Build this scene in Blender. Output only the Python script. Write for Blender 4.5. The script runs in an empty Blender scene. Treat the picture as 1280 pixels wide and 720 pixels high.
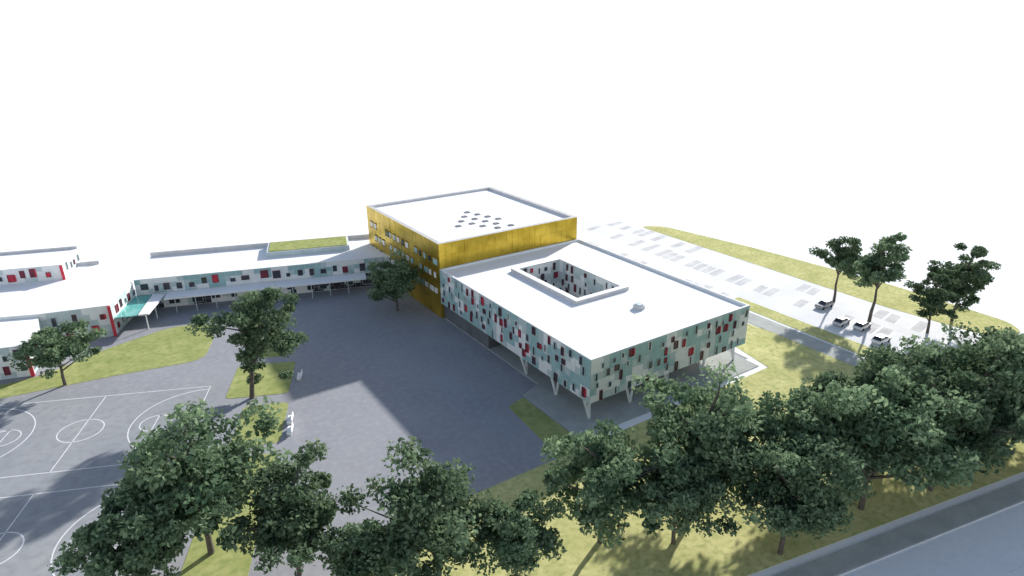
import bpy, math, random
import numpy as np
from mathutils import Vector, noise, Matrix
random.seed(7)
sc=bpy.context.scene
sc.view_settings.view_transform='Standard'
try: sc.view_settings.look='None'
except Exception: pass
sc.view_settings.exposure=0

# ---------------------------------------------------------------- materials
def mat(name,c1,c2=None,scale=0.3,rough=0.8,metal=0.0,detail=6,bump=0.0,c3=None,scale2=None,spec=0.3,contrast=(0.35,0.65)):
    m=bpy.data.materials.new(name); m.use_nodes=True
    nt=m.node_tree; b=nt.nodes['Principled BSDF']
    b.inputs['Roughness'].default_value=rough; b.inputs['Metallic'].default_value=metal
    b.inputs['Specular IOR Level'].default_value=spec
    b.inputs['Base Color'].default_value=(*c1,1)
    if c2:
        tc=nt.nodes.new('ShaderNodeTexCoord')
        n=nt.nodes.new('ShaderNodeTexNoise'); n.inputs['Scale'].default_value=scale; n.inputs['Detail'].default_value=detail
        n.inputs['Roughness'].default_value=0.65
        nt.links.new(tc.outputs['Object'],n.inputs['Vector'])
        r=nt.nodes.new('ShaderNodeValToRGB'); r.color_ramp.elements[0].position=contrast[0]; r.color_ramp.elements[1].position=contrast[1]
        r.color_ramp.elements[0].color=(*c1,1); r.color_ramp.elements[1].color=(*c2,1)
        nt.links.new(n.outputs['Fac'],r.inputs['Fac']); out=r.outputs['Color']
        if c3:
            n2=nt.nodes.new('ShaderNodeTexNoise'); n2.inputs['Scale'].default_value=scale2; n2.inputs['Detail'].default_value=4
            nt.links.new(tc.outputs['Object'],n2.inputs['Vector'])
            r2=nt.nodes.new('ShaderNodeValToRGB'); r2.color_ramp.elements[0].position=0.45; r2.color_ramp.elements[1].position=0.7
            r2.color_ramp.elements[0].color=(0,0,0,1); r2.color_ramp.elements[1].color=(0.75,0.75,0.75,1)
            nt.links.new(n2.outputs['Fac'],r2.inputs['Fac'])
            mx=nt.nodes.new('ShaderNodeMixRGB'); mx.inputs['Color2'].default_value=(*c3,1)
            nt.links.new(r2.outputs['Color'],mx.inputs['Fac']); nt.links.new(out,mx.inputs['Color1']); out=mx.outputs['Color']
        nt.links.new(out,b.inputs['Base Color'])
    return m
M={}
M['ground']=mat('pale_ground',(0.95,0.95,0.95),(0.97,0.97,0.97),0.01,0.95,spec=0.0)
M['asphalt']=mat('plaza_asphalt',(0.31,0.315,0.345),(0.355,0.36,0.385),0.10,0.9,c3=(0.39,0.395,0.415),scale2=1.1,spec=0.1)
M['court']=mat('court_asphalt',(0.31,0.325,0.35),(0.38,0.39,0.40),0.1,0.9,c3=(0.28,0.29,0.31),scale2=0.9,spec=0.1)
M['lawn']=mat('lawn_grass',(0.32,0.36,0.13),(0.46,0.47,0.20),0.25,0.95,c3=(0.23,0.29,0.10),scale2=0.9,spec=0.0)
M['lawn2']=mat('meadow_grass',(0.50,0.50,0.21),(0.70,0.66,0.32),0.2,0.95,c3=(0.35,0.39,0.15),scale2=1.2,spec=0.0)
M['road']=mat('road_asphalt',(0.84,0.87,0.90),(0.90,0.92,0.94),0.15,0.85,c3=(0.80,0.83,0.86),scale2=1.3,spec=0.1)
M['paving']=mat('concrete_paving',(0.40,0.42,0.40),(0.50,0.52,0.49),0.4,0.9,spec=0.1)
M['parking']=mat('parking_surface',(0.78,0.78,0.79),(0.86,0.86,0.87),0.15,0.9,spec=0.05)
M['bay']=mat('parking_bay',(0.54,0.54,0.55),(0.72,0.72,0.72),0.3,0.9,spec=0.05)
M['paint']=mat('road_paint',(0.85,0.85,0.87),(0.68,0.68,0.7),1.5,0.7)
M['kerb']=mat('kerb_stone',(0.6,0.6,0.59),(0.7,0.7,0.69),1.0,0.9)
M['roof']=mat('white_roof',(0.93,0.93,0.94),(0.97,0.97,0.97),0.08,0.85,spec=0.05)
M['cap']=mat('parapet_cap',(0.5,0.51,0.52),(0.6,0.6,0.61),0.5,0.7)
M['white']=mat('white_panel',(0.69,0.73,0.73),(0.80,0.82,0.82),0.6,0.6)
M['grey']=mat('grey_panel',(0.43,0.53,0.54),(0.53,0.62,0.63),0.6,0.6)
M['teal']=mat('teal_panel',(0.26,0.44,0.45),(0.36,0.53,0.54),0.5,0.5)
M['glass']=mat('dark_glass',(0.03,0.035,0.045),(0.06,0.07,0.085),0.5,0.15,spec=0.5)
M['tealglass']=mat('teal_glass',(0.10,0.44,0.40),(0.18,0.55,0.50),0.4,0.2,spec=0.5)
M['red']=mat('red_panel',(0.50,0.03,0.06),(0.60,0.05,0.08),1.0,0.5)
M['darkred']=mat('dark_red_panel',(0.14,0.025,0.045),(0.20,0.035,0.055),1.0,0.5)
M['gold']=mat('gold_cladding',(0.45,0.31,0.03),(0.74,0.53,0.075),0.16,0.28,metal=0.8,detail=3)
M['goldcap']=mat('gold_trim',(0.30,0.20,0.04),(0.36,0.25,0.05),0.5,0.5,metal=0.5)
M['darkwall']=mat('ground_floor_wall',(0.10,0.11,0.12),(0.16,0.17,0.18),0.4,0.5)
M['soffit']=mat('soffit',(0.6,0.6,0.6),(0.66,0.66,0.66),0.5,0.8)
M['bark']=mat('bark',(0.07,0.06,0.05),(0.15,0.13,0.11),2.0,0.95)
M['tyre']=mat('tyre',(0.02,0.02,0.02),(0.03,0.03,0.03),5,0.9)
M['sky_unit']=mat('rooflight_glass',(0.12,0.12,0.13),(0.22,0.22,0.23),1.0,0.35)

def leafmat(name,ca,cb):
    m=bpy.data.materials.new(name); m.use_nodes=True; nt=m.node_tree
    for n in list(nt.nodes):
        if n.type=='BSDF_PRINCIPLED': nt.nodes.remove(n)
    b=nt.nodes.new('ShaderNodeBsdfDiffuse')
    at=nt.nodes.new('ShaderNodeAttribute'); at.attribute_name='shade'
    oi=nt.nodes.new('ShaderNodeObjectInfo')
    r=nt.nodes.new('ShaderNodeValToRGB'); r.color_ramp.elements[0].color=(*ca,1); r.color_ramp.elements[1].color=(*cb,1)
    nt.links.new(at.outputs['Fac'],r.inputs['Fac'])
    hs=nt.nodes.new('ShaderNodeHueSaturation')
    mr=nt.nodes.new('ShaderNodeMapRange'); mr.inputs['To Min'].default_value=0.8; mr.inputs['To Max'].default_value=1.2
    nt.links.new(oi.outputs['Random'],mr.inputs['Value']); nt.links.new(mr.outputs['Result'],hs.inputs['Value'])
    nt.links.new(r.outputs['Color'],hs.inputs['Color']); nt.links.new(hs.outputs['Color'],b.inputs['Color'])
    tr=nt.nodes.new('ShaderNodeBsdfTranslucent'); nt.links.new(hs.outputs['Color'],tr.inputs['Color'])
    mx=nt.nodes.new('ShaderNodeMixShader'); mx.inputs['Fac'].default_value=0.35
    o=[n for n in nt.nodes if n.type=='OUTPUT_MATERIAL'][0]
    nt.links.new(b.outputs[0],mx.inputs[1]); nt.links.new(tr.outputs[0],mx.inputs[2]); nt.links.new(mx.outputs[0],o.inputs['Surface'])
    return m
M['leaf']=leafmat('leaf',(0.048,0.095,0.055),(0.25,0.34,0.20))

# ---------------------------------------------------------------- mesh builder
class MB:
    def __init__(s): s.v=[]; s.f=[]; s.mi=[]; s.mats=[]
    def m(s,k):
        if k not in s.mats: s.mats.append(k)
        return s.mats.index(k)
    def face(s,pts,k):
        i=len(s.v); s.v+= [tuple(p) for p in pts]; s.f.append(list(range(i,i+len(pts)))); s.mi.append(s.m(k))
    def prism(s,poly,z0,z1,k,ktop=None,bottom=True):
        n=len(poly); i=len(s.v)
        s.v+=[(x,y,z0) for x,y in poly]+[(x,y,z1) for x,y in poly]
        for a in range(n):
            b=(a+1)%n; s.f.append([i+a,i+b,i+n+b,i+n+a]); s.mi.append(s.m(k))
        s.f.append([i+n+a for a in range(n)]); s.mi.append(s.m(ktop or k))
        if bottom: s.f.append([i+a for a in range(n)][::-1]); s.mi.append(s.m(k))
    def obox(s,o,u,n,a0,a1,b0,b1,z0,z1,k,ktop=None):
        P=[(o[0]+u[0]*a+n[0]*b,o[1]+u[1]*a+n[1]*b) for a,b in ((a0,b0),(a1,b0),(a1,b1),(a0,b1))]
        ar=sum(P[i][0]*P[(i+1)%4][1]-P[(i+1)%4][0]*P[i][1] for i in range(4))
        if ar<0: P=P[::-1]
        s.prism(P,z0,z1,k,ktop)
    def beam(s,p,q,r0,r1,k,n=7):
        p=Vector(p);q=Vector(q);d=(q-p).normalized()
        a=d.orthogonal().normalized(); b=d.cross(a); i=len(s.v)
        for c,r in((p,r0),(q,r1)):
            for j in range(n):
                t=2*math.pi*j/n; w=c+(a*math.cos(t)+b*math.sin(t))*r; s.v.append(tuple(w))
        for j in range(n):
            l=(j+1)%n; s.f.append([i+j,i+l,i+n+l,i+n+j]); s.mi.append(s.m(k))
        s.f.append([i+n+j for j in range(n)]); s.mi.append(s.m(k))
        s.f.append([i+j for j in range(n)][::-1]); s.mi.append(s.m(k))
    def obj(s,name,parent=None,loc=None):
        me=bpy.data.meshes.new(name); me.from_pydata(s.v,[],s.f)
        for k in s.mats: me.materials.append(M[k])
        me.polygons.foreach_set('material_index',s.mi); me.update()
        o=bpy.data.objects.new(name,me); sc.collection.objects.link(o)
        if parent: o.parent=parent
        if loc: o.location=loc
        return o
def empty(name,loc=(0,0,0)):
    e=bpy.data.objects.new(name,None); e.location=loc; e.empty_display_size=1; sc.collection.objects.link(e); return e

def facade(mb,o,u,n,W,z0,z1,seed,cell=1.2,dens=0.3,rows=None,teal=0.0,win=(0.55,1.25),cols=('white','grey','teal'),redp=0.25,off=0.03,step=0.95):
    """cladding panels + window boxes on a wall. o=start corner (2d), u along wall, n outward"""
    rnd=random.Random(seed)
    nu=max(1,round(W/cell)); nz=max(1,round((z1-z0)/cell)); cu=W/nu; cz=(z1-z0)/nz
    for i in range(nu):
        for j in range(nz):
            v=noise.noise(Vector(((i+.5)*cu/3.6+seed*3.1,(j+.5)*cz/2.8,seed*1.7)))+rnd.uniform(-.1,.1)+teal
            k=cols[2] if v>0.16 else (cols[1] if v>0.0 else cols[0])
            a0=i*cu+.02;a1=(i+1)*cu-.02;b0=z0+j*cz+.02;b1=z0+(j+1)*cz-.02
            P=lambda a,z:(o[0]+u[0]*a+n[0]*off,o[1]+u[1]*a+n[1]*off,z)
            mb.face([P(a0,b0),P(a1,b0),P(a1,b1),P(a0,b1)],k)
    rows=rows or [(z0+ (z1-z0)*t) for t in (0.06,0.30,0.54,0.78)]
    for r,zr in enumerate(rows):
        a=rnd.uniform(.4,1.5)
        while a<W-1.2:
            if rnd.random()<dens:
                w=win[0]*rnd.choice((.8,1,1,1.4)); h=win[1]*rnd.choice((.65,1,1,1.2)); z=zr+rnd.uniform(-.4,.4)
                z=max(z0+.15,min(z,z1-h-.2))
                isred=rnd.random()<redp
                g='darkred' if (isred and rnd.random()<.6) else ('red' if isred else 'glass')
                fr='darkred' if isred else rnd.choice(('grey','white','grey','darkred'))
                mb.obox(o,u,n,a,a+w,off+.002,off+.03,z,z+h,g)
                t=.06
                mb.obox(o,u,n,a-t,a,off+.001,.17,z-t,z+h+t,fr)
                mb.obox(o,u,n,a+w,a+w+t,off+.001,.17,z-t,z+h+t,fr)
                mb.obox(o,u,n,a,a+w,off+.001,.168,z+h,z+h+t,fr)
                mb.obox(o,u,n,a,a+w,off+.001,.168,z-t,z,fr)
                if isred and rnd.random()<.4:
                    mb.obox(o,u,n,a+w+t,a+w+t+.3,off+.001,.12,z,z+h,'red')
                a+=w+.4
            a+=step*rnd.uniform(.6,1.5)

# ---------------------------------------------------------------- ground sheets
def sheet(name,polys,z,k):
    mb=MB()
    for p in polys: mb.face([(x,y,z) for x,y in p],k)
    return mb.obj(name)
sheet('ground',[[(-3000,-2500),(3500,-2500),(3500,4500),(-3000,4500)]],0,'ground')
sheet('schoolyard',[[(-110,-8),(-60,-8),(-38,-8),(-8,-8),(-2,-3),(0,0),(38,0),(38,60),(0,90),(-50,95),(-110,78)]],0.012,'asphalt')
d=(math.cos(math.radians(67)),math.sin(math.radians(67))); n_=(d[1],-d[0])
def ST(s,t): return (d[0]*s+n_[0]*t,d[1]*s+n_[1]*t)
def rect(s0,s1,t0,t1): return [ST(s0,t0),ST(s0,t1),ST(s1,t1),ST(s1,t0)]
sheet('sports_court',[rect(-30,25.5,-115,-57.5)],0.02,'court')
def rounded(poly,r=2.0,seg=5):
    out=[];n=len(poly)
    for i in range(n):
        p0=Vector(poly[i-1]);p=Vector(poly[i]);p1=Vector(poly[(i+1)%n])
        a=(p0-p);b=(p1-p);rr=min(r,a.length*.45,b.length*.45)
        A=p+a.normalized()*rr;B=p+b.normalized()*rr
        for k in range(seg+1):
            t=k/seg; q=A*(1-t)**2+p*2*t*(1-t)+B*t*t; out.append((q.x,q.y))
    return out
def lawn(name,polys,k='lawn',z=0.05):
    mb=MB()
    for p in polys:
        ar=sum(p[i][0]*p[(i+1)%len(p)][1]-p[(i+1)%len(p)][0]*p[i][1] for i in range(len(p)))
        if ar<0:p=p[::-1]
        mb.prism(p,0.004,z,k,bottom=False)
    return mb.obj(name)
lawn('lawn',[rounded(p,1.0) for p in (rect(32.5,40,-53,-48.5),rect(18.5,30,-56.5,-46.5),rect(4,15.5,-53,-46),rect(-23,1.5,-53.5,-46))])
lawn('lawn',[rounded([(-95,64),(-82,66),(-70,65.5),(-60,71),(-48,75),(-41,73),(-41,66),(-45,56),(-60,58.5),(-78,60.5),(-95,59)],3)])
lawn('lawn',[rounded([(-9,-4.3),(-3.9,-4.3),(-3.9,12),(-7.5,11)],.6)])
lawn('lawn',[[(-110,-8.5),(-38,-8.5),(-36,-4.3),(-3.3,-4.3),(13,-4.3),(38,-4.2),(42,14),(50,14),(53,-14),(62,-14),(62,-24),(96,-24),(96,-46),(66,-47),(40,-42),(-2,-33.6),(-110,-12)]],'lawn2',0.045)
lawn('lawn',[[(56.5,20),(60.5,20),(60.5,-13),(56,-13)]],'lawn2')
lawn('lawn',[rounded([(82,74),(88,70),(93,40),(96,5),(95,-20),(91,-24),(84,-20),(82,0)],3)],'lawn2')
sheet('footpath',[[(51,20),(55.5,20),(55.5,-13.5),(51,-13.5)]],0.06,'paving')
sheet('parking_lot',[[(39,20),(61,20),(61,-23),(82,-23),(82,78),(66,92),(39,92)]],0.016,'parking')
mb=MB()
for x0 in (42,54,66.5,75):
    y=16 if x0<60 else -20
    while y<80:
        if random.random()<.7:
            L=random.uniform(4.5,7); mb.face([(x0,y,.022),(x0+L,y+.9,.022),(x0+L,y+2.9,.022),(x0,y+2.0,.022)],'bay')
        y+=random.choice((2.6,2.6,5.2))
mb.obj('parking_bays')
mb=MB()
for x0 in (66.2,74.7):
    for i in range(38):
        y=-20.3+i*2.6; mb.face([(x0,y,.026),(x0+5,y+.7,.026),(x0+5,y+.82,.026),(x0,y+.12,.026)],'paint')
mb.obj('parking_markings')
mb=MB(); mb.prism([(-3.7,-2.6),(12,-3),(37,-3),(37,47),(0.5,47),(.5,14),(-3.6,12.5)],0.004,.12,'paving'); mb.obj('pavement')
# road
ru=(math.cos(math.radians(-11.3)),math.sin(math.radians(-11.3))); rn=(ru[1],-ru[0])
ro=(-2,-35)
mb=MB(); mb.obox(ro,ru,rn,-200,300,2.6,60,0.004,.02,'road'); mb.obj('road')
mb=MB(); mb.obox(ro,ru,rn,-200,300,-.2,2.4,0.004,.14,'paving'); mb.obox(ro,ru,rn,-200,300,2.4,2.6,0.004,.15,'kerb'); mb.obj('sidewalk')
mb=MB()
for a in range(-60,140,6): mb.obox(ro,ru,rn,a,a+3,9.4,9.55,.021,.025,'paint')
mb.obj('road_markings')

# court markings
mb=MB(); Z=.026
def strip(p,q,w=.16):
    p=Vector(p);q=Vector(q);dd=(q-p).normalized();e=Vector((-dd.y,dd.x))*w/2
    mb.face([(p-e).to_tuple()+(Z,),(q-e).to_tuple()+(Z,),(q+e).to_tuple()+(Z,),(p+e).to_tuple()+(Z,)],'paint')
def arc(cs,ct,r,a0,a1,w=.18,seg=28):
    for i in range(seg):
        A=math.radians(a0+(a1-a0)*i/seg);B=math.radians(a0+(a1-a0)*(i+1)/seg)
        f=lambda a,rr:ST(cs+math.sin(a)*rr,ct+math.cos(a)*rr)+(Z,)
        mb.face([f(A,r-w/2),f(B,r-w/2),f(B,r+w/2),f(A,r+w/2)],'paint')
for cs in (13.2,-12.0):
    s0,s1,t0,t1=cs-10.3,cs+10.3,-92.5,-59.8
    for a,b in (((s0,t0),(s1,t0)),((s0,t1),(s1,t1)),((s0,t0),(s0,t1)),((s1,t0),(s1,t1)),((s0,-76.15),(s1,-76.15))): strip(ST(*a),ST(*b))
    arc(cs,-76.15,3.1,0,360)
    arc(cs,t1,9.3,90,270); arc(cs,t0,9.3,-90,90)
    for tt,sg in ((t0,1),(t1,-1)):
        for q in (-2.2,2.2): strip(ST(cs+q,tt),ST(cs+q,tt+sg*5.8))
        strip(ST(cs-2.2,tt+sg*5.8),ST(cs+2.2,tt+sg*5.8)); arc(cs,tt+sg*5.8,2.2,0,360)
mb.obj('court_markings')

# ---------------------------------------------------------------- white building
W,D,H=36.3,47.5,11.0
wb=empty('white_school_building')
ox0,ox1,oy0,oy1=13.0,23.4,19.3,38.0
mb=MB()
for (a,b,c,e) in ((0,W,0,oy0),(0,W,oy1,D),(0,ox0,oy0,oy1),(ox1,W,oy0,oy1)):
    mb.prism([(a,c),(b,c),(b,e),(a,e)],3.5,10.55,'soffit','roof')
mb.obj('walls',wb)
mb=MB(); p=.35
for (a,b,c,e) in ((0,W,0,p),(0,W,D-p,D-.003),(0,p,p,D-p),(W-p,W,p,D-p)):
    mb.prism([(a,c),(b,c),(b,e),(a,e)],10.553,H,'white','roof')
mb.obj('parapet',wb)
mb=MB()
q=1.15
for (a,b,c,e) in ((ox0-q,ox1+q,oy0-q,oy0),(ox0-q,ox1+q,oy1,oy1+q),(ox0-q,ox0,oy0,oy1),(ox1,ox1+q,oy0,oy1)):
    mb.prism([(a,c),(b,c),(b,e),(a,e)],10.553,11.25,'cap','roof')
mb.obj('courtyard_kerb',wb)
mb=MB()
facade(mb,(0,D),(0,-1),(-1,0),D,3.5,10.9,3,dens=.55,teal=.20,redp=.25)
facade(mb,(0,0),(1,0),(0,-1),W,3.5,10.9,5,dens=.55,teal=.10,redp=.25)
facade(mb,(W,0),(0,1),(1,0),D,3.5,10.9,8,dens=.45)
facade(mb,(ox0,oy1),(1,0),(0,-1),ox1-ox0,3.6,11.1,9,dens=.7,cols=('white','white','grey'),redp=.05)
facade(mb,(ox1,oy1),(0,-1),(-1,0),oy1-oy0,3.6,11.1,12,dens=.7,cols=('white','white','grey'),redp=.05)
facade(mb,(ox0,oy0),(0,1),(1,0),oy1-oy0,3.6,11.1,13,dens=.7,cols=('white','white','grey'),redp=.05)
mb.obj('facade_panels',wb)
mb=MB(); mb.prism([(4,9),(32,9),(32,D-.1),(4,D-.1)],.12,3.5,'darkwall')
for i in range(14): mb.obox((4,9),(1,0),(0,-1),i*2+.15,i*2+1.85,.01,.05,.3,3.2,'glass')
for i in range(17): mb.obox((4,9),(0,1),(-1,0),i*2+.15,i*2+1.85,.01,.05,.3,3.2,'glass')
mb.prism([(.6,30),(3.99,30),(3.99,D-.1),(.6,D-.1)],.02,3.5,'darkwall')
mb.obj('ground_floor',wb)
mb=MB()
cols=[(x,1.0) for x in (1,9.5,18,26.5,35)]+[(1.0,y) for y in (9.5,18)]+[(35,y) for y in (10,19,28,37,46)]
for i,(x,y) in enumerate(cols):
    mb.beam((x,y,.02),(x-1.0*(-1)**i*.9,y+.3,3.52),.2,.26,'white')
    mb.beam((x,y,.02),(x+1.0*(-1)**i*.5,y+.8,3.52),.2,.24,'white')
mb.obj('columns',wb)
mb=MB(); mb.prism([(19.3,10),(20.7,10),(20.7,11.6),(19.3,11.6)],10.56,11.2,'cap','white'); mb.prism([(19.5,10.2),(20.5,10.2),(20.5,11.4),(19.5,11.4)],11.203,11.4,'grey')
mb.obj('roof_unit',wb)

# ---------------------------------------------------------------- gold building
gb=empty('gold_building'); GH=16.3; GE=85.0; GW=35.6
mb=MB(); mb.prism([(0,D),(GW,D),(GW,GE),(0,GE)],0.05,15.75,'goldcap','roof')
mb.obj('walls',gb)
mb=MB(); p=.9
for (a,b,c,e) in ((0,GW,D,D+p),(0,GW,GE-p,GE),(0,p,D+p,GE-p),(GW-p,GW,D+p,GE-p)):
    mb.prism([(a,c),(b,c),(b,e),(a,e)],15.753,GH,'cap','cap')
mb.obj('parapet',gb)
mb=MB()
def cladding(o,u,n,Wd,z0,z1,cell=1.5):
    nu=round(Wd/cell); cu=Wd/nu; nz=max(1,round((z1-z0)/2.6)); cz=(z1-z0)/nz
    for i in range(nu):
        for j in range(nz):
            dd=.04+random.random()*.05
            mb.obox(o,u,n,i*cu+.02,(i+1)*cu-.02,.003,dd,z0+j*cz+.02,z0+(j+1)*cz-.02,'gold')
cladding((0,GE),(0,-1),(-1,0),GE-D,.1,16.32); cladding((0,D),(1,0),(0,-1),GW,11.1,16.32); cladding((GW,D),(0,1),(1,0),GE-D,.1,16.32)
mb.obj('gold_cladding',gb)
mb=MB(); rr=random.Random(4)
for zr in (5.2,8.6,11.6):
    a=2
    while a<GE-D-2:
        if rr.random()<.75:
            w=rr.choice((1.0,1.3,1.8)); h=1.3
            mb.obox((0,GE),(0,-1),(-1,0),a,a+w,.1,.15,zr,zr+h,rr.choice(('glass','teal','white','grey')))
            mb.obox((0,GE),(0,-1),(-1,0),a-.1,a+w+.1,.1,.3,zr+h,zr+h+.1,'goldcap')
            mb.obox((0,GE),(0,-1),(-1,0),a-.1,a+w+.1,.1,.3,zr-.1,zr,'goldcap')
        a+=2.2
mb.obj('windows',gb)
mb=MB()
for x,y in ((18,67),(15.5,64),(19,64),(13,61),(16.5,61),(20,61),(10.5,58),(14,58),(17.5,58),(21,58),(15,55),(18.5,55),(17,52),(20.5,52)):
    s=.6
    mb.prism([(x-s,y-s),(x+s,y-s),(x+s,y+s),(x-s,y+s)],15.76,15.85,'cap','cap')
    mb.prism([(x-s+.1,y-s+.1),(x+s-.1,y-s+.1),(x+s-.1,y+s-.1),(x-s+.1,y+s-.1)],15.853,15.95,'sky_unit','sky_unit')
mb.obj('skylights',gb)

# ---------------------------------------------------------------- school wing (long, low)
wg=empty('school_wing')
an=math.radians(-17.6); wu=(math.cos(an),math.sin(an)); wn=(wu[1],-wu[0])
wo=(-52,88.4); L=54.2
mb=MB(); mb.obox(wo,wu,wn,0,L,-17.5,0,.05,6.6,'white','roof'); mb.obj('walls',wg)
mb=MB()
mb.obox(wo,wu,wn,0,L,-.35,0,6.603,7,'white','roof'); mb.obox(wo,wu,wn,0,L,-17.5,-17.1,6.603,7.6,'cap','cap')
mb.obj('parapet',wg)
mb=MB(); mb.obox(wo,wu,wn,26.5,45.5,-16.5,-8.5,6.61,7.8,'grey','white'); mb.obox(wo,wu,wn,27,45,-16.1,-8.9,7.803,7.95,'lawn','lawn'); mb.obj('green_roof',wg)
mb=MB(); facade(mb,wo,wu,wn,L,3.6,6.9,21,dens=.85,rows=[4.4],win=(1.1,1.4),cols=('white','grey','teal'),redp=.12,teal=.05)
facade(mb,wo,wu,wn,L,.1,3.4,22,dens=.75,rows=[.9],win=(1.5,1.9),cols=('white','grey','glass'),redp=.05,teal=0)
mb.obj('facade_panels',wg)
cp=empty('entrance_canopy')
mb=MB(); mb.obox(wo,wu,wn,6,L-6,.25,4.2,3.3,3.62,'white','roof')
for a in range(8,48,4): mb.beam((wo[0]+wu[0]*a+wn[0]*3.8,wo[1]+wu[1]*a+wn[1]*3.8,0.02),(wo[0]+wu[0]*a+wn[0]*3.8,wo[1]+wu[1]*a+wn[1]*3.8,3.3),.09,.09,'grey')
mb.obj('roof',cp)
mb=MB(); mb.prism([(-58,78),(-53.2,76.4),(-49.3,87),(-53.6,88.6)],3.35,3.5,'tealglass')
mb.prism([(-53.0,76.3),(-51.2,75.8),(-46.8,85.7),(-49.1,86.9)],3.3,3.62,'white','roof')
for x,y in ((-51.7,76.6),(-57.5,78.6),(-49.5,81.5)): mb.beam((x,y,.02),(x,y,3.35),.12,.12,'white')
mb.obj('glass_roof',cp)

lb=empty('classroom_block')
mb=MB()
P1=[(-110,96),(-69,79.5),(-57.5,76.8),(-52.3,88.2),(-52.3,95),(-57.2,106),(-110,123)]
mb.prism(P1,.05,6.6,'white','roof')
mb.prism([(-110,78),(-71,66.5),(-69.2,73.5),(-69.05,79.45),(-110,95.9)],.05,6.0,'white','roof')
mb.prism([(-100,110),(-64.2,98.8),(-60.7,110),(-98,121.5)],6.61,9.9,'white','roof')
mb.obj('walls',lb)
mb=MB()
def fseg(A,B,z0,z1,seed,**k):
    A=Vector(A);B=Vector(B);uu=(B-A);Ln=uu.length;uu.normalize()
    facade(mb,A,uu,(uu.y,-uu.x),Ln,z0,z1,seed,**k)
kw=dict(dens=.7,win=(.8,1.5),redp=.45,cols=('white','white','grey'))
fseg((-69,79.5),(-57.5,76.8),.1,6.5,31,rows=[1,4],**kw)
fseg((-57.5,76.8),(-52.3,88.2),.1,6.5,32,rows=[1,4],**kw)
fseg((-110,78),(-71,66.5),.1,5.9,33,rows=[1,3.8],**kw)
fseg((-71,66.5),(-69.2,73.5),.1,5.9,34,rows=[1,3.8],**kw)
fseg((-100,110),(-64.2,98.8),6.65,9.8,35,rows=[7.4],**kw)
fseg((-64.2,98.8),(-60.7,110),6.65,9.8,36,rows=[7.4],**kw)
mb.obj('facade_panels',lb)
mb=MB()
def seg(A,B,w,z0,z1,k):
    A=Vector(A);B=Vector(B);uu=(B-A);Ln=uu.length;uu.normalize()
    mb.obox(A,uu,(uu.y,-uu.x),0,Ln,-w,-.001,z0,z1,k)
seg((-98,121.5),(-100,110),.3,9.903,10.2,'cap'); seg((-60.7,110),(-98,121.5),.3,9.903,10.5,'cap')
seg((-57.2,106),(-110,123),.3,6.603,7.4,'cap')
for x,y in ((-57.4,76.6),(-70.9,66.3),(-64.1,98.6)):
    z0=6.65 if y>95 else .1; z1=9.8 if y>95 else (6.5 if x>-60 else 5.9)
    mb.prism([(x-.45,y-.3),(x+.12,y-.3),(x+.12,y+.3),(x-.45,y+.3)],z0,z1,'red')
mb.obj('parapet',lb)

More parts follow.
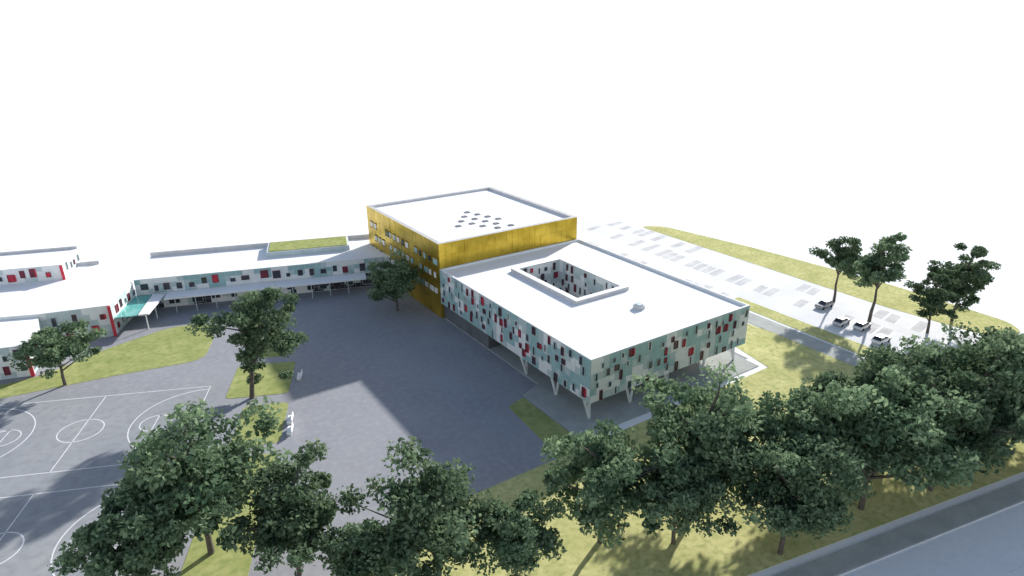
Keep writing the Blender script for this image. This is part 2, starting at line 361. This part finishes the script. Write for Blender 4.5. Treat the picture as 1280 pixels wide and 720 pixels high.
# ---------------------------------------------------------------- trees
def make_tree(seed,Ht,R,trunk_frac=0.28,nclump=70,leaves=150,leaf=.34,flat=.8,off=(0,0)):
    r=np.random.default_rng(seed); rn=random.Random(seed)
    mb=MB()
    lean=(rn.uniform(-.5,.5)+off[0],rn.uniform(-.5,.5)+off[1])
    zc=Ht*(trunk_frac+(1-trunk_frac)*.52); rz=Ht*(1-trunk_frac)*.5
    pts=[Vector((0,0,-.1))]
    for i in range(1,7):
        t=i/6; pts.append(Vector((lean[0]*t+rn.uniform(-.15,.15),lean[1]*t+rn.uniform(-.15,.15),Ht*.8*t)))
    r0=.022*Ht
    for i in range(6): mb.beam(pts[i],pts[i+1],r0*(1-i/6.6),r0*(1-(i+1)/6.6),'bark')
    cl=[]
    for k in range(nclump):
        while True:
            v=r.uniform(-1,1,3); q=np.linalg.norm(v)
            if .3<q<1.0: break
        f=.78+.8*noise.noise(Vector((v[0]*1.6+seed,v[1]*1.6,v[2]*1.6)))
        c=Vector((v[0]*R*f+off[0],v[1]*R*f+off[1],zc+v[2]*rz*f*(1 if v[2]>0 else flat)))
        cl.append(c)
        if k%3==0:
            t=min(5.9,max(1.2,(c.z-1.5*R*.3)/(Ht*.8)*6)); i=int(t); st=pts[i].lerp(pts[min(6,i+1)],t-i)
            mid=st.lerp(c,.5)+Vector((rn.uniform(-.4,.4),rn.uniform(-.4,.4),.3))
            mb.beam(st,mid,.07*R*.35,.04*R*.35,'bark',5); mb.beam(mid,c,.04*R*.35,.015,'bark',5)
    V=[];S=[]
    for c in cl:
        n=int(leaves*rn.uniform(.6,1.4)); cr=R*rn.uniform(.16,.28)
        dv=r.normal(0,1,(n,3)); dv/=np.linalg.norm(dv,axis=1)[:,None]; dv*=(r.random((n,1))**.5)*cr; dv[:,2]*=.65
        cen=dv+np.array(c)
        a=r.normal(0,1,(n,3)); a/=np.linalg.norm(a,axis=1)[:,None]
        b=np.cross(a,r.normal(0,1,(n,3))); b/=np.linalg.norm(b,axis=1)[:,None]
        sz=leaf*r.uniform(.5,1.35,(n,1))
        V.append(np.stack([cen-a*sz-b*sz*.15,cen-b*sz*.6,cen+a*sz,cen+b*sz*.6],1))
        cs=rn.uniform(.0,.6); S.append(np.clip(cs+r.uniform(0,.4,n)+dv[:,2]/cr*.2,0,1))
    V=np.concatenate(V).reshape(-1,3); S=np.concatenate(S)
    nb=len(mb.v); nl=len(S)
    verts=np.concatenate([np.array(mb.v),V])
    faces=mb.f+[[nb+4*i,nb+4*i+1,nb+4*i+2,nb+4*i+3] for i in range(nl)]
    me=bpy.data.meshes.new('tree_mesh'); me.from_pydata(verts.tolist(),[],faces)
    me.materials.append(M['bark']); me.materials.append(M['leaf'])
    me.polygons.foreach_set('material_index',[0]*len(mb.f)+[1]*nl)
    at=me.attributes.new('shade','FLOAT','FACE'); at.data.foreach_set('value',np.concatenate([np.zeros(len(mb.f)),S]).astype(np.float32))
    me.update(); return me
TM=[make_tree(1,16,8.4,.18,90,150,.33),make_tree(2,16,7.9,.17,85,150,.33),make_tree(5,17,8.9,.20,95,150,.33),make_tree(9,15,7.4,.17,75,150,.33)]
TT=[make_tree(21,15,5.6,.30,65,130,.3),make_tree(23,14,5.5,.22,65,130,.3)]
TC=make_tree(31,19.5,7.0,.16,90,150,.3,1.0,(2.9,.4))
def tree(me,x,y,s=1,rot=0,sz=1):
    o=bpy.data.objects.new('deciduous_tree',me); o.location=(x,y,0); o.rotation_euler=(0,0,rot); o.scale=(s,s,s*sz); sc.collection.objects.link(o)
row=[(-53.5,4,0,1.15),(-46,-5,1,.9),(-60,0,3,.9),(-34,-15,2,.92),(-41,-13,3,.7),(-27,-20,3,.75),(-15,-20,1,1.0),(-8,-25,3,.85),(0,-22,0,1.12),(1,-33,2,.85),(9,-28,3,1.1),(16,-34,2,1.05),(20,-28,3,1.05),(27,-37,1,1.1),(29,-30,0,1.1),(35,-37,0,1.15),(42,-39,2,1.12),(38,-31,3,1.0),(47,-42,1,1.15),(49,-34,3,1.05),(56,-40,0,1.0),(55,-32,3,.8)]
for i,(x,y,k,s) in enumerate(row): tree(TM[k],x,y,s,i*1.7)
tree(TC,-41,37,1.0,0)
tree(TM[3],-66.5,59.5,.9,2.2,.85)
tree(TM[0],-6,56.5,.78,1.2)
tree(TT[0],75.5,6.5,1.0,0); tree(TT[0],72,-3.5,1.15,2.1); tree(TT[1],76,-13,.95,1.0,.9); tree(TT[1],86,-13,1.08,3.0)

# ---------------------------------------------------------------- benches
def bench(x,y,rot):
    e=empty('park_bench',(x,y,0)); e.rotation_euler=(0,0,rot)
    mb=MB(); mb.prism([(-1.0,-.35),(1.0,-.35),(1.0,.35),(-1.0,.35)],.4,.52,'roof'); mb.obj('seat',e)
    mb=MB(); mb.prism([(-1.0,.35),(1.0,.35),(1.0,.45),(-1.0,.45)],.45,1.15,'roof'); mb.obj('backrest',e)
    for i,a in enumerate((-.9,.7)):
        mb=MB(); mb.prism([(a,-.3),(a+.2,-.3),(a+.2,.3),(a,.3)],0.01,.4,'white'); mb.obj('leg_%d'%(i+1),e)
for x,y in ((-29,53),(-32.4,39.3),(-38.7,23.5),(-37.8,26.5)): bench(x,y,math.radians(67+180))

# ---------------------------------------------------------------- cars
def car(x,y,rot,col):
    k='carpaint_%d'%len(M); M[k]=mat(k,col,tuple(c*.95 for c in col),1,.3,spec=.5)
    e=empty('parked_car',(x,y,0)); e.rotation_euler=(0,0,rot)
    prof=[(-2.15,.35),(-2.2,.75),(-2.05,.95),(-1.2,1.0),(1.0,.98),(1.9,.85),(2.2,.7),(2.2,.35)]
    mb=MB(); w=.88
    i=len(mb.v); n=len(prof)
    for yy in (-w,w): mb.v+=[(px,yy,pz) for px,pz in prof]
    mb.f.append(list(range(i,i+n))); mb.mi.append(mb.m(k)); mb.f.append(list(range(i+n,i+2*n))[::-1]); mb.mi.append(mb.m(k))
    for a in range(n):
        b=(a+1)%n; mb.f.append([i+a,i+n+a,i+n+b,i+b]); mb.mi.append(mb.m(k))
    body=mb.obj('body',e); bv=body.modifiers.new('b','BEVEL'); bv.width=.08; bv.segments=2
    mb=MB()
    lo=[(-1.9,-.84,.98),(1.15,-.84,.98),(1.15,.84,.98),(-1.9,.84,.98)]; hi=[(-1.3,-.66,1.45),(.35,-.66,1.45),(.35,.66,1.45),(-1.3,.66,1.45)]
    mb.v+=lo+hi
    for a in range(4): b=(a+1)%4; mb.f.append([a,b,4+b,4+a]); mb.mi.append(mb.m('glass'))
    mb.f.append([4,5,6,7]); mb.mi.append(mb.m(k)); mb.obj('cabin',e)
    mb=MB(); mb.prism([(-1.28,-.64),(.33,-.64),(.33,.64),(-1.28,.64)],1.453,1.49,k); mb.obj('roof',e)
    mb=MB()
    for wx in (-1.35,1.35):
        for s in (-1,1): mb.beam((wx,s*.7,.33),(wx,s*.92,.33),.33,.33,'tyre',14)
    mb.obj('wheels',e)
for x,y,r,c in ((66,-1,.1,(.62,.62,.64)),(64.5,-10,.0,(.8,.8,.81)),(71,6,3.1,(.35,.36,.38)),(67.5,-4.5,.05,(.75,.75,.75))): car(x,y,r,c)

# ---------------------------------------------------------------- light
S=Vector((2.25,.95,1.02)).normalized()
el=math.asin(S.z); az=math.atan2(S.x,S.y)
sun=bpy.data.lights.new('sun','SUN'); sun.energy=6.5; sun.angle=math.radians(1.2); sun.color=(1,.97,.92)
so=bpy.data.objects.new('sun',sun); so.rotation_euler=S.to_track_quat('Z','Y').to_euler(); so.location=(100,60,80); sc.collection.objects.link(so)
w=bpy.data.worlds.new('World'); sc.world=w; w.use_nodes=True; nt=w.node_tree
bg=nt.nodes['Background']; bg.inputs['Strength'].default_value=1.0
sk=nt.nodes.new('ShaderNodeTexSky'); sk.sky_type='NISHITA'; sk.sun_disc=False; sk.sun_elevation=el; sk.sun_rotation=az
mul=nt.nodes.new('ShaderNodeVectorMath'); mul.operation='SCALE'; mul.inputs['Scale'].default_value=.15
nt.links.new(sk.outputs[0],mul.inputs[0])
tc=nt.nodes.new('ShaderNodeTexCoord'); sp=nt.nodes.new('ShaderNodeSeparateXYZ'); nt.links.new(tc.outputs['Generated'],sp.inputs[0])
mr=nt.nodes.new('ShaderNodeMapRange'); mr.interpolation_type='SMOOTHSTEP'
mr.inputs['From Min'].default_value=.14; mr.inputs['From Max'].default_value=.5; mr.inputs['To Min'].default_value=1; mr.inputs['To Max'].default_value=0
nt.links.new(sp.outputs['Z'],mr.inputs['Value'])
mx=nt.nodes.new('ShaderNodeMixRGB'); mx.inputs['Color2'].default_value=(1.5,1.5,1.5,1)
nt.links.new(mr.outputs[0],mx.inputs['Fac']); nt.links.new(mul.outputs[0],mx.inputs['Color1']); nt.links.new(mx.outputs[0],bg.inputs['Color'])

# ---------------------------------------------------------------- camera
cam=bpy.data.cameras.new('camera'); co=bpy.data.objects.new('camera',cam); sc.collection.objects.link(co); sc.camera=co
yaw,pitch,roll=-0.5873,.378,-.0056
f=Vector((-math.sin(yaw)*math.cos(pitch),math.cos(yaw)*math.cos(pitch),-math.sin(pitch)))
r=Vector((math.cos(yaw),math.sin(yaw),0)); u=r.cross(f)
r2=r*math.cos(roll)+u*math.sin(roll); u2=-r*math.sin(roll)+u*math.cos(roll)
mw=Matrix(((r2.x,u2.x,-f.x,-57.3217),(r2.y,u2.y,-f.y,-65.1265),(r2.z,u2.z,-f.z,56.6288),(0,0,0,1)))
co.matrix_world=mw; cam.sensor_width=36; cam.lens=820.78/1280*36; cam.clip_end=8000; cam.clip_start=.5
